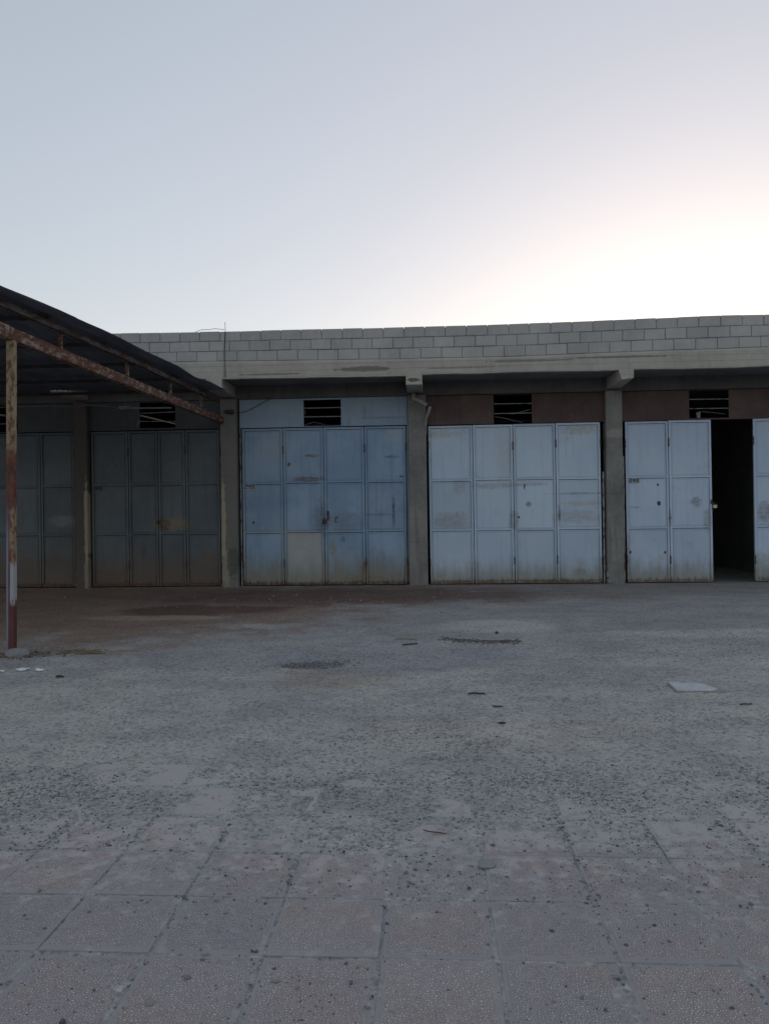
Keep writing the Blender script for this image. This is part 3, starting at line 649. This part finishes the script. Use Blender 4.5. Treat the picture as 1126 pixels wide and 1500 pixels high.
# ---------------------------------------------------------------- canopy
C = thing('canopy_shed', 'dark sheet metal canopy with rusty steel beam and post in front of the left bays', 'canopy', (-4.52, 8.1, 0))
def edgeX(y): return float(np.interp(y, [6.8,7.5,9.6,12.4,13.1,14.6], [-4.28,-4.25,-4.10,-4.05,-4.0,-3.84]))
def edgeZ(y): return float(np.interp(y, [6.8,7.5,8.6,9.6,10.9,11.7,12.4,13.1,13.7,14.6], [3.80,3.81,3.84,3.85,3.87,3.90,3.92,3.86,3.90,3.875]))
rows = [(6.9,8.95), (8.85,10.95), (10.85,13.12), (13.0,14.56)]
for ri, (ya, yb) in enumerate(rows):
    for ci in range(8):
        b = MB(); nx, ny = 32, 7
        for k in range(ny):
            y = ya+(yb-ya)*k/(ny-1); e = edgeX(min(y, 14.6))
            for i in range(nx+1):
                dx = -(ci*.82 + .86*(1-i/nx)) ; x = e + dx if ci else e + dx*1.0
                slope = .022*(-dx)
                lift = (edgeZ(y)-3.87)*math.exp(dx/.9)
                corr = .012*math.sin(dx*2*math.pi/.105)
                z = 3.885 + slope + lift + corr + .003*(ci % 2) + .010*float(vnoise(dx*1.2, y*1.1, 8)) - .004*ri
                b.v.append((x, y, z))
        W_ = nx+1
        for k in range(ny-1):
            for i in range(nx): a = k*W_+i; b.f.append((a, a+1, a+W_+1, a+W_))
        n0 = len(b.v); b.v += [(p[0], p[1], p[2]+.0015) for p in b.v[:n0]]
        b.f += [tuple(q+n0 for q in f[::-1]) for f in b.f[:]]
        obj('roof_sheet', b, M_sheet, C, smooth=False)
def bar(name, p0, p1, wx, wz, mat, parent, n=1, bev=.003, sag=0):
    b = MB(); p0 = Vector(p0); p1 = Vector(p1)
    d = (p1-p0).normalized(); side = d.cross(Vector((0, 0, 1))).normalized(); upv = side.cross(d)
    P = []
    for t in (0, 1):
        c = p0.lerp(p1, t)
        P.append([c - side*wx/2 - upv*wz/2, c + side*wx/2 - upv*wz/2, c + side*wx/2 + upv*wz/2, c - side*wx/2 + upv*wz/2])
    a, e = P; b.hexa([a[0], a[1], e[1], e[0], a[3], a[2], e[2], e[3]])
    return obj(name, b, mat, parent, bevel=bev)
bar('lower_beam', (-4.49, 8.02, 3.475), (-4.205, 15.53, 3.415), .10, .13, M_shedsteel, C)
bar('lower_beam', (-4.515, 7.1, 3.485), (-4.492, 8.01, 3.478), .10, .14, M_shedsteel, C)
bar('upper_rail', (-4.52, 7.0, 3.755), (-4.30, 11.0, 3.765), .06, .07, M_chord, C)
bar('upper_rail', (-4.30, 11.003, 3.765), (-4.18, 15.2, 3.765), .06, .07, M_chord, C)
for y in (7.3, 9.15, 11.05, 12.75, 14.3):
    x = -4.49 + (y-8.02)*.038; z0 = 3.475-(y-8.02)*.008+.066
    b = MB(); b.box(x-.02, x+.02, y-.022, y+.022, z0, 3.728); obj('strut', b, M_shedsteel, C)
for y in (7.25, 8.75, 10.2, 11.6, 12.95, 14.25):
    b = MB(); b.box(-10.6, edgeX(y)-.22, y-.025, y+.025, 3.795, 3.845); obj('purlin', b, M_purlin, C)
for x in (-10.2,):
    bar('lower_beam', (x, 7.1, 3.44), (x, 15.53, 3.42), .10, .13, M_chord, C)
    bar('upper_rail', (x, 7.0, 3.765), (x, 15.2, 3.765), .06, .07, M_chord, C)
b = MB(); b.hexa([(-4.565,8.06,-.03),(-4.483,8.06,-.03),(-4.483,8.142,-.03),(-4.565,8.142,-.03),(-4.52,8.06,3.408),(-4.438,8.06,3.408),(-4.438,8.142,3.408),(-4.52,8.142,3.408)])
obj('post', b, M_post, C, bevel=.008)
b = MB(); b.hexa([(-10.27,8.04,-.03),(-10.15,8.04,-.03),(-10.15,8.16,-.03),(-10.27,8.16,-.03),(-10.26,8.04,3.37),(-10.14,8.04,3.37),(-10.14,8.16,3.37),(-10.26,8.16,3.37)])
obj('post', b, M_post, C, bevel=.008)
# lamp and sagging cable in the shade
t = thing('fluorescent_lamp', 'bare fluorescent batten lamp hanging in the shade under the canopy', 'lamp', (-5.9, 14.7, 3.55))
b = MB(); b.box(-5.98, -5.78, 14.66, 14.74, 3.565, 3.625); obj('end_housing', b, M_lamp, t, bevel=.006)
b = MB(); b.tube([(-5.78,14.7,3.585),(-4.95,14.7,3.575)], .018, 8); obj('tube', b, M_lamp, t)
b = MB(); b.tube([(-6.12,14.7,3.55),(-5.98,14.7,3.58)], .008, 5); b.tube([(-5.85,14.7,3.62),(-5.86,14.72,3.80)], .004, 5); b.tube([(-5.1,14.7,3.59),(-5.1,14.72,3.80)], .004, 5); obj('hanger_wire', b, M_palewire, t)
b = MB(); b.tube([(-8.9,14.9,3.67),(-8.2,14.9,3.69),(-7.5,14.9,3.69),(-6.95,14.88,3.66),(-6.7,14.85,3.69),(-6.3,14.8,3.65),(-6.0,14.72,3.60)], .011, 6)
tag(obj('cable', b, M_palewire, smooth=True), 'sagging pale cable strung under the canopy towards the lamp', 'cable')
b = MB(); b.tube([(-5.95,15.5,3.33),(-5.9,15.48,3.38),(-5.88,15.46,3.44)], .02, 6, radii=[.012,.03,.02]); tag(obj('rag', b, M_palewire), 'small pale rag caught at the vent corner under the canopy', 'rag')

# ---------------------------------------------------------------- stones
def top_h(x, y):
    z = ground_h(x, y)
    in_t = (y > TY0+NROW_LO*PITCH) & (y < TY0+(NROW_HI+1)*PITCH)
    fx = np.abs(((x-TX0)/PITCH) % 1 - .5)*PITCH; fy = np.abs(((y-TY0)/PITCH) % 1 - .5)*PITCH
    ont = in_t & (fx < .192) & (fy < .192)
    return np.where(ont, np.maximum(z, -.001), z)
def ico():
    bm = bmesh.new(); bmesh.ops.create_icosphere(bm, subdivisions=1, radius=1)
    V = np.array([v.co[:] for v in bm.verts]); F = np.array([[v.index for v in f.verts] for f in bm.faces]); bm.free(); return V, F
def octa():
    V = np.array([(1,0,0),(0,1,0),(-1,0,0),(0,-1,0),(0,0,1),(0,0,-1)], float)
    F = np.array([(0,1,4),(1,2,4),(2,3,4),(3,0,4),(1,0,5),(2,1,5),(3,2,5),(0,3,5)]); return V, F
def stones(name, xs, ys, sz, base, tints, zoff=.25, zs=None):
    V0, F0 = base; n = len(xs); k = len(V0)
    a = rng.uniform(0, 2*np.pi, n); sx = sz*rng.uniform(.8, 1.35, n); sy = sz*rng.uniform(.6, 1.0, n); szz = sz*rng.uniform(.45, .85, n)
    jit = rng.uniform(.72, 1.22, (n, k, 1)); P = V0[None]*jit
    P = P*np.stack([sx, sy, szz], -1)[:, None, :]
    ca, sa = np.cos(a)[:, None], np.sin(a)[:, None]; X = P[..., 0]*ca - P[..., 1]*sa; Y = P[..., 0]*sa + P[..., 1]*ca; Z = P[..., 2]
    zz = top_h(xs, ys) if zs is None else zs
    X = X+xs[:, None]; Y = Y+ys[:, None]; Z = Z+(zz+szz*zoff)[:, None]
    V = np.stack([X, Y, Z], -1).reshape(-1, 3); F = (F0[None]+(np.arange(n)*k)[:, None, None]).reshape(-1, 3)
    me = bpy.data.meshes.new(name); me.vertices.add(len(V)); me.vertices.foreach_set('co', V.ravel())
    me.loops.add(F.size); me.loops.foreach_set('vertex_index', F.ravel().astype(np.int32)); me.polygons.add(len(F))
    me.polygons.foreach_set('loop_start', np.arange(0, F.size, 3, dtype=np.int32)); me.polygons.foreach_set('loop_total', np.full(len(F), 3, np.int32)); me.update()
    ca_ = me.color_attributes.new('tint', 'FLOAT_COLOR', 'POINT'); c = np.repeat(tints, k, axis=0); ca_.data.foreach_set('color', np.concatenate([c, np.ones((len(c), 1))], 1).ravel())
    me.materials.append(M_peb); o = bpy.data.objects.new(name, me); link(o); return o
def tints(n, base=(.17,.172,.178), lo=.5, hi=1.35):
    k = rng.uniform(lo, hi, (n, 1)); warm = rng.uniform(-.012, .016, (n, 1)); return np.clip(np.array(base)[None]*k + warm*np.array([1, .4, -.6]), .02, .6)
def scatter(n, y0, y1, dens):
    y = rng.uniform(y0, y1, n); x = rng.uniform(-1, 1, n)*(.56*y+.6) - .055*y
    keep = rng.uniform(0, 1, n) < dens(x, y); return x[keep], y[keep]
# on the tiles: sparse grit gathering in the joints
def dtile(x, y):
    fx = np.minimum(((x-TX0)/PITCH) % 1, 1-((x-TX0)/PITCH) % 1)*PITCH; fy = np.minimum(((y-TY0)/PITCH) % 1, 1-((y-TY0)/PITCH) % 1)*PITCH
    j = np.exp(-(np.minimum(fx, fy)/.014)**2); cl = sstep(-.1, .6, fbm(x*2.2, y*2.2, 61, 3))
    return np.clip(.07 + .38*j*(.3+cl) + .42*cl*sstep(2.9, 3.9, y) + .12*cl, 0, 1)*sstep(1.2, 4.0, y)**.5
x, y = scatter(60000, 1.3, 4.1, dtile); s = .0015+.0045*rng.power(.4, len(x))*rng.uniform(.3, 1, len(x)); s = np.where(rng.uniform(0, 1, len(x)) < .05, s*2.2, s)
tag(stones('grit', x, y, s, ico(), tints(len(x), (.105,.106,.112))), 'loose grit scattered over the relief tiles', None, kind='stuff')
def dpeb(x, y):
    fx = np.minimum(((x-TX0)/PITCH) % 1, 1-((x-TX0)/PITCH) % 1)*PITCH; j = np.exp(-(fx/.013)**2)
    cl = sstep(-.15, .5, fbm(x*2.6+3, y*2.6, 161, 3))
    return np.clip((.08+.5*cl+.7*j)*(.10+.9*sstep(2.5, 3.9, y)), 0, 1)
x, y = scatter(32000, 1.3, 4.45, dpeb); s = .0030+.0082*rng.power(.5, len(x))*rng.uniform(.2, 1, len(x))
tag(stones('pebbles', x, y, s, ico(), tints(len(x), (.135,.135,.140), .45, 1.5)), 'many small grey pebbles strewn over the tile paving and its joints', None, kind='stuff')
def dgrav(x, y):
    cl = sstep(-.12, .35, fbm(x*.9, y*1.5, 71, 4)); cl2 = sstep(-.2, .4, fbm(x*3, y*4, 81, 3))
    near = sstep(3.7, 4.1, y)*(1-sstep(4.9, 6.3, y))
    return np.clip(.05+.9*cl*cl2*(.35+.65*near) + .25*near*cl2, 0, 1)
x, y = scatter(85000, 3.75, 7.5, dgrav); s = .0025+.0075*rng.power(.45, len(x))*rng.uniform(.35, 1, len(x))
tag(stones('gravel', x, y, s, octa(), tints(len(x), (.165,.168,.172), .36, 1.6)), 'patches of fine grey gravel across the dusty yard', None, kind='stuff')
def dfar(x, y): return np.clip(.1+.9*sstep(-.1, .4, fbm(x*.7+5, y*1.4, 91, 4)), 0, 1)*sstep(13.8, 9, y)*(1-.75*sstep(-2.5, -4, x)*sstep(8.5, 9.5, y))
x, y = scatter(34000, 7.2, 14.5, dfar); s = .003+.009*rng.power(.4, len(x))*rng.uniform(.4, 1, len(x))
tag(stones('gravel', x, y, s, octa(), tints(len(x), (.16,.163,.17), .4, 1.5)), 'thinner far gravel towards the workshop doors', None, kind='stuff')
# litter on the red brown dirt
n = 260; x = rng.normal(-1.2, 1.7, n); y = rng.normal(13.0, .8, n); k = (y < 15.3)
tag(stones('litter_flecks', x[k], y[k], rng.uniform(.006, .022, k.sum()), octa(), tints(k.sum(), (.20,.18,.16), .4, 1.6)), 'small pale flecks of litter on the brown oily dirt before the blue doors', None, kind='stuff')
# ridge of broken asphalt crumbs
n = 1000; x = .08+.95*rng.beta(1.5, 1.3, n); y = 8.93-.2*(x-.1)+.04*np.sin(x*7)+rng.normal(0, .04, n)*(1+2.6*rng.uniform(0, 1, n)**3)+.03*fbm(x*5, x*0, 9, 3)
tag(stones('asphalt_crumbs', x, y, rng.uniform(.004, .015, n)*rng.uniform(.5, 1, n), ico(), tints(n, (.055,.053,.05), .4, 2.6), .5), 'low ridge of dark broken asphalt crumbs in the middle of the yard', None, kind='stuff')
n = 900; q = rng.uniform(0, 1, n) < .5; x = np.where(q, -1.22, -.98)+rng.normal(0, .15, n); y = np.where(q, 7.48, 7.62)+rng.normal(0, .07, n)
tag(stones('dark_gravel', x, y, rng.uniform(.003, .011, n)*rng.uniform(.4, 1, n), ico(), tints(n, (.10,.10,.10), .3, 2.0), .5), 'patch of dark coarse gravel left of the asphalt ridge', None, kind='stuff')
n = 160; x = rng.normal(-4.36, .16, n); y = rng.normal(8.12, .12, n)
tag(stones('rubble', x, y, rng.uniform(.006, .026, n), ico(), tints(n, (.10,.092,.085), .4, 1.8), .5), 'crumbled rubble around the foot of the rusty post', None, kind='stuff')

def rock(name, x, y, sx, sy, sz, label, cat='stone', seed=1, mat=M_stone, group=None, sub=2, jag=.25, rot=0):
    bm = bmesh.new(); bmesh.ops.create_icosphere(bm, subdivisions=sub, radius=1); rr = random.Random(seed)
    ph = [rr.uniform(0, 9) for _ in range(3)]
    for v in bm.verts:
        c = v.co; k = 1+jag*(math.sin(c.x*2.3+ph[0])+math.sin(c.y*2.9+ph[1])*math.cos(c.z*2+ph[2]))*.6 + rr.uniform(-.08, .08)
        v.co = Vector((c.x*sx*k, c.y*sy*k, max(c.z, -.45)*sz*k))
    bmesh.ops.rotate(bm, verts=bm.verts, matrix=Matrix.Rotation(rot, 3, 'Z'))
    me = bpy.data.meshes.new(name); bm.to_mesh(me); bm.free(); me.materials.append(mat)
    o = bpy.data.objects.new(name, me); o.location = (x, y, float(top_h(np.array([x]), np.array([y]))[0])+sz*.4); link(o)
    return tag(o, label, cat, group)
rock('stone', -.799, 2.454, .012, .010, .009, 'small dark stone lying on a tile near the bottom left', seed=3)
rock('stone', -.874, 2.323, .017, .012, .009, 'largest rounded stone at the bottom left of the tiles', seed=4)
rock('stone', -.512, 2.446, .013, .009, .007, 'pale pebble in a tile joint left of centre', seed=5)
rock('stone', -4.42, 8.0, .14, .06, .055, 'dark lump of rubble against the foot of the post', seed=6, mat=M_stone, rot=.2)
rock('clod', -3.43, 6.97, .04, .02, .014, 'dark clod of earth right of the white scraps', 'clod', seed=7, mat=M_iron)
rock('stone', .488, 5.41, .03, .014, .009, 'flat dark stone in the middle of the yard below the stick', seed=8, mat=M_iron)
rock('stone', .80, 9.42, .022, .02, .02, 'small dark stone just behind the asphalt ridge', seed=9, mat=M_iron)
rock('stone', .23, 4.95, .022, .012, .010, 'small grey stone on the bare dust ahead of the tiles', seed=19)
# curled shard on the joint
b = MB()
n1 = 9
for i in range(n1):
    a = -1.0+2.0*i/(n1-1)
    for q, (dy, dz) in enumerate(((-.022*math.cos(a), .002), (.020, .016+.006*math.cos(a*2)), (.020, .020+.006*math.cos(a*2)), (-.022*math.cos(a), .008))):
        b.v.append((.036*math.sin(a*1.2), dy-.012*math.cos(a), dz))
for i in range(n1-1):
    for q in range(4): A = i*4; b.f.append((A+q, A+4+q, A+4+(q+1) % 4, A+(q+1) % 4))
b.f.append((0,1,2,3)); b.f.append((n1*4-1, n1*4-2, n1*4-3, n1*4-4))
o = obj('shard', b, M_stone, bevel=.001); o.location = (.222, 3.275, .002); tag(o, 'curled grey shard lying over a tile joint, largest thing on the tiles', 'shard')
# loose tile with a paler face
t = thing('loose_tile', 'loose square tile with whitish chipped face lying flat in the yard at right', 'tile', (2.17, 6.48, .01))
zt = float(ground_h(np.array([2.17]), np.array([6.48]))[0])
b = MB(); b.hexa([(1.965,6.325,zt),(2.36,6.345,zt),(2.375,6.645,zt),(1.985,6.64,zt),(1.965,6.325,zt+.012),(2.36,6.345,zt+.005),(2.375,6.645,zt+.006),(1.985,6.64,zt+.012)]); obj('slab', b, concrete('loose_tile_body', (.36,.34,.32), .8, rand=0, streak=0), t, bevel=.002)
pts = [(1.975,6.335),(2.08,6.332),(2.11,6.343),(2.16,6.338),(2.26,6.345),(2.30,6.39),(2.325,6.43),(2.28,6.53),(2.265,6.61),(2.18,6.632),(2.12,6.618),(2.07,6.635),(1.992,6.628),(1.985,6.5)]
b = MB(); b.v = [(x, y, zt+.0135-.007*(x-1.98)/.4) for x, y in pts]+[(x, y, zt+.016-.007*(x-1.98)/.4) for x, y in pts]; m = len(pts)
b.f = [tuple(range(m))[::-1], tuple(range(m, 2*m))]+[(i, (i+1) % m, m+(i+1) % m, m+i) for i in range(m)]
obj('glazed_face', b, flat('pale_glaze', (.56,.57,.59), .6, var=.25, sc=14), t)
# sticks and twigs
def stick(x, y, dx, dy, r, label, bends=3, mat=M_wood, seed=1, name='stick'):
    rr = random.Random(seed); z = float(top_h(np.array([x]), np.array([y]))[0])+r+.003
    b = MB(); b.tube([(x+dx*(k/bends-.5)+rr.uniform(-.006, .006), y+dy*(k/bends-.5)+rr.uniform(-.006, .006), z+rr.uniform(0, .006)) for k in range(bends+1)], r, 6)
    return tag(obj(name, b, mat), label, 'stick')
stick(.36, 6.27, .14, .01, .007, 'short thick grey stick lying on the dust in the middle', 3, seed=2)
stick(-.23, 8.6, .16, .05, .008, 'dark stick left of the asphalt ridge', 4, seed=3)
stick(-.28, 8.95, .25, -.04, .006, 'thin pale stick behind the dark stick', 4, M_straw, 4)
stick(2.35, 5.93, .10, .03, .005, 'small black twig right below the loose tile', 4, M_black, 5)
stick(.0, 3.60, .10, -.035, .0022, 'thin dry stem lying across a tile', 3, M_black, 6)
stick(.50, 5.86, .07, -.01, .006, 'tiny dark twig right of the grey stick', 3, seed=8)
b = MB(); rr = random.Random(5)
for k in range(46):
    x, y = -3.75+rr.gauss(0, .16), 8.17+rr.gauss(0, .05); a = rr.gauss(0, .5); l = rr.uniform(.04, .13)
    b.tube([(x-l*math.cos(a), y-l*math.sin(a), .012+rr.uniform(0, .02)), (x, y, .022+rr.uniform(0, .03)), (x+l*math.cos(a), y+l*math.sin(a), .012+rr.uniform(0, .02))], .0035, 4)
for k in range(60):
    x, y = -4.62+rr.gauss(0, .18), 7.98+rr.gauss(0, .06); a = rr.gauss(0, .7); l = rr.uniform(.03, .1)
    b.tube([(x-l*math.cos(a), y-l*math.sin(a), .01+rr.uniform(0, .02)), (x, y, .025+rr.uniform(0, .03)), (x+l*math.cos(a), y+l*math.sin(a), .01+rr.uniform(0, .02))], .0035, 4)
tag(obj('dry_straw', b, M_straw), 'wisps of dry straw beside the canopy post', None, kind='stuff')
# white scraps
def scrap(x, y, sx, sy, label, seed):
    rr = random.Random(seed); m = 11; P = []
    z = float(top_h(np.array([x]), np.array([y]))[0])+.006
    for k in range(m): a = 2*math.pi*k/m; q = rr.uniform(.6, 1.15); P.append((x+sx*q*math.cos(a), y+sy*q*math.sin(a)))
    b = MB(); zz = [z+rr.uniform(0, .014) for _ in P]; b.v = [(p[0], p[1], c) for p, c in zip(P, zz)]+[(p[0], p[1], c+.004) for p, c in zip(P, zz)]
    b.v += [(x, y, z), (x, y, z+.016)]
    for i in range(m): j = (i+1) % m; b.f += [(2*m, j, i), (2*m+1, m+i, m+j), (i, j, m+j, m+i)]
    return tag(obj('paper_scrap', b, M_paper), label, 'scrap', 'white scraps on the ground near the post')
scrap(-3.96, 7.29, .06, .07, 'largest white scrap on the gravel below the rusty post', 1)
scrap(-3.775, 7.25, .038, .04, 'white scrap right of the largest scrap', 2)
scrap(-4.12, 7.20, .028, .03, 'small white scrap between the largest scrap and the left edge', 3)
scrap(-4.07, 6.99, .045, .035, 'white scrap lowest at the left edge of the photo', 4)
scrap(-4.13, 7.09, .02, .03, 'tiny white scrap just above the lowest one at left edge', 5)
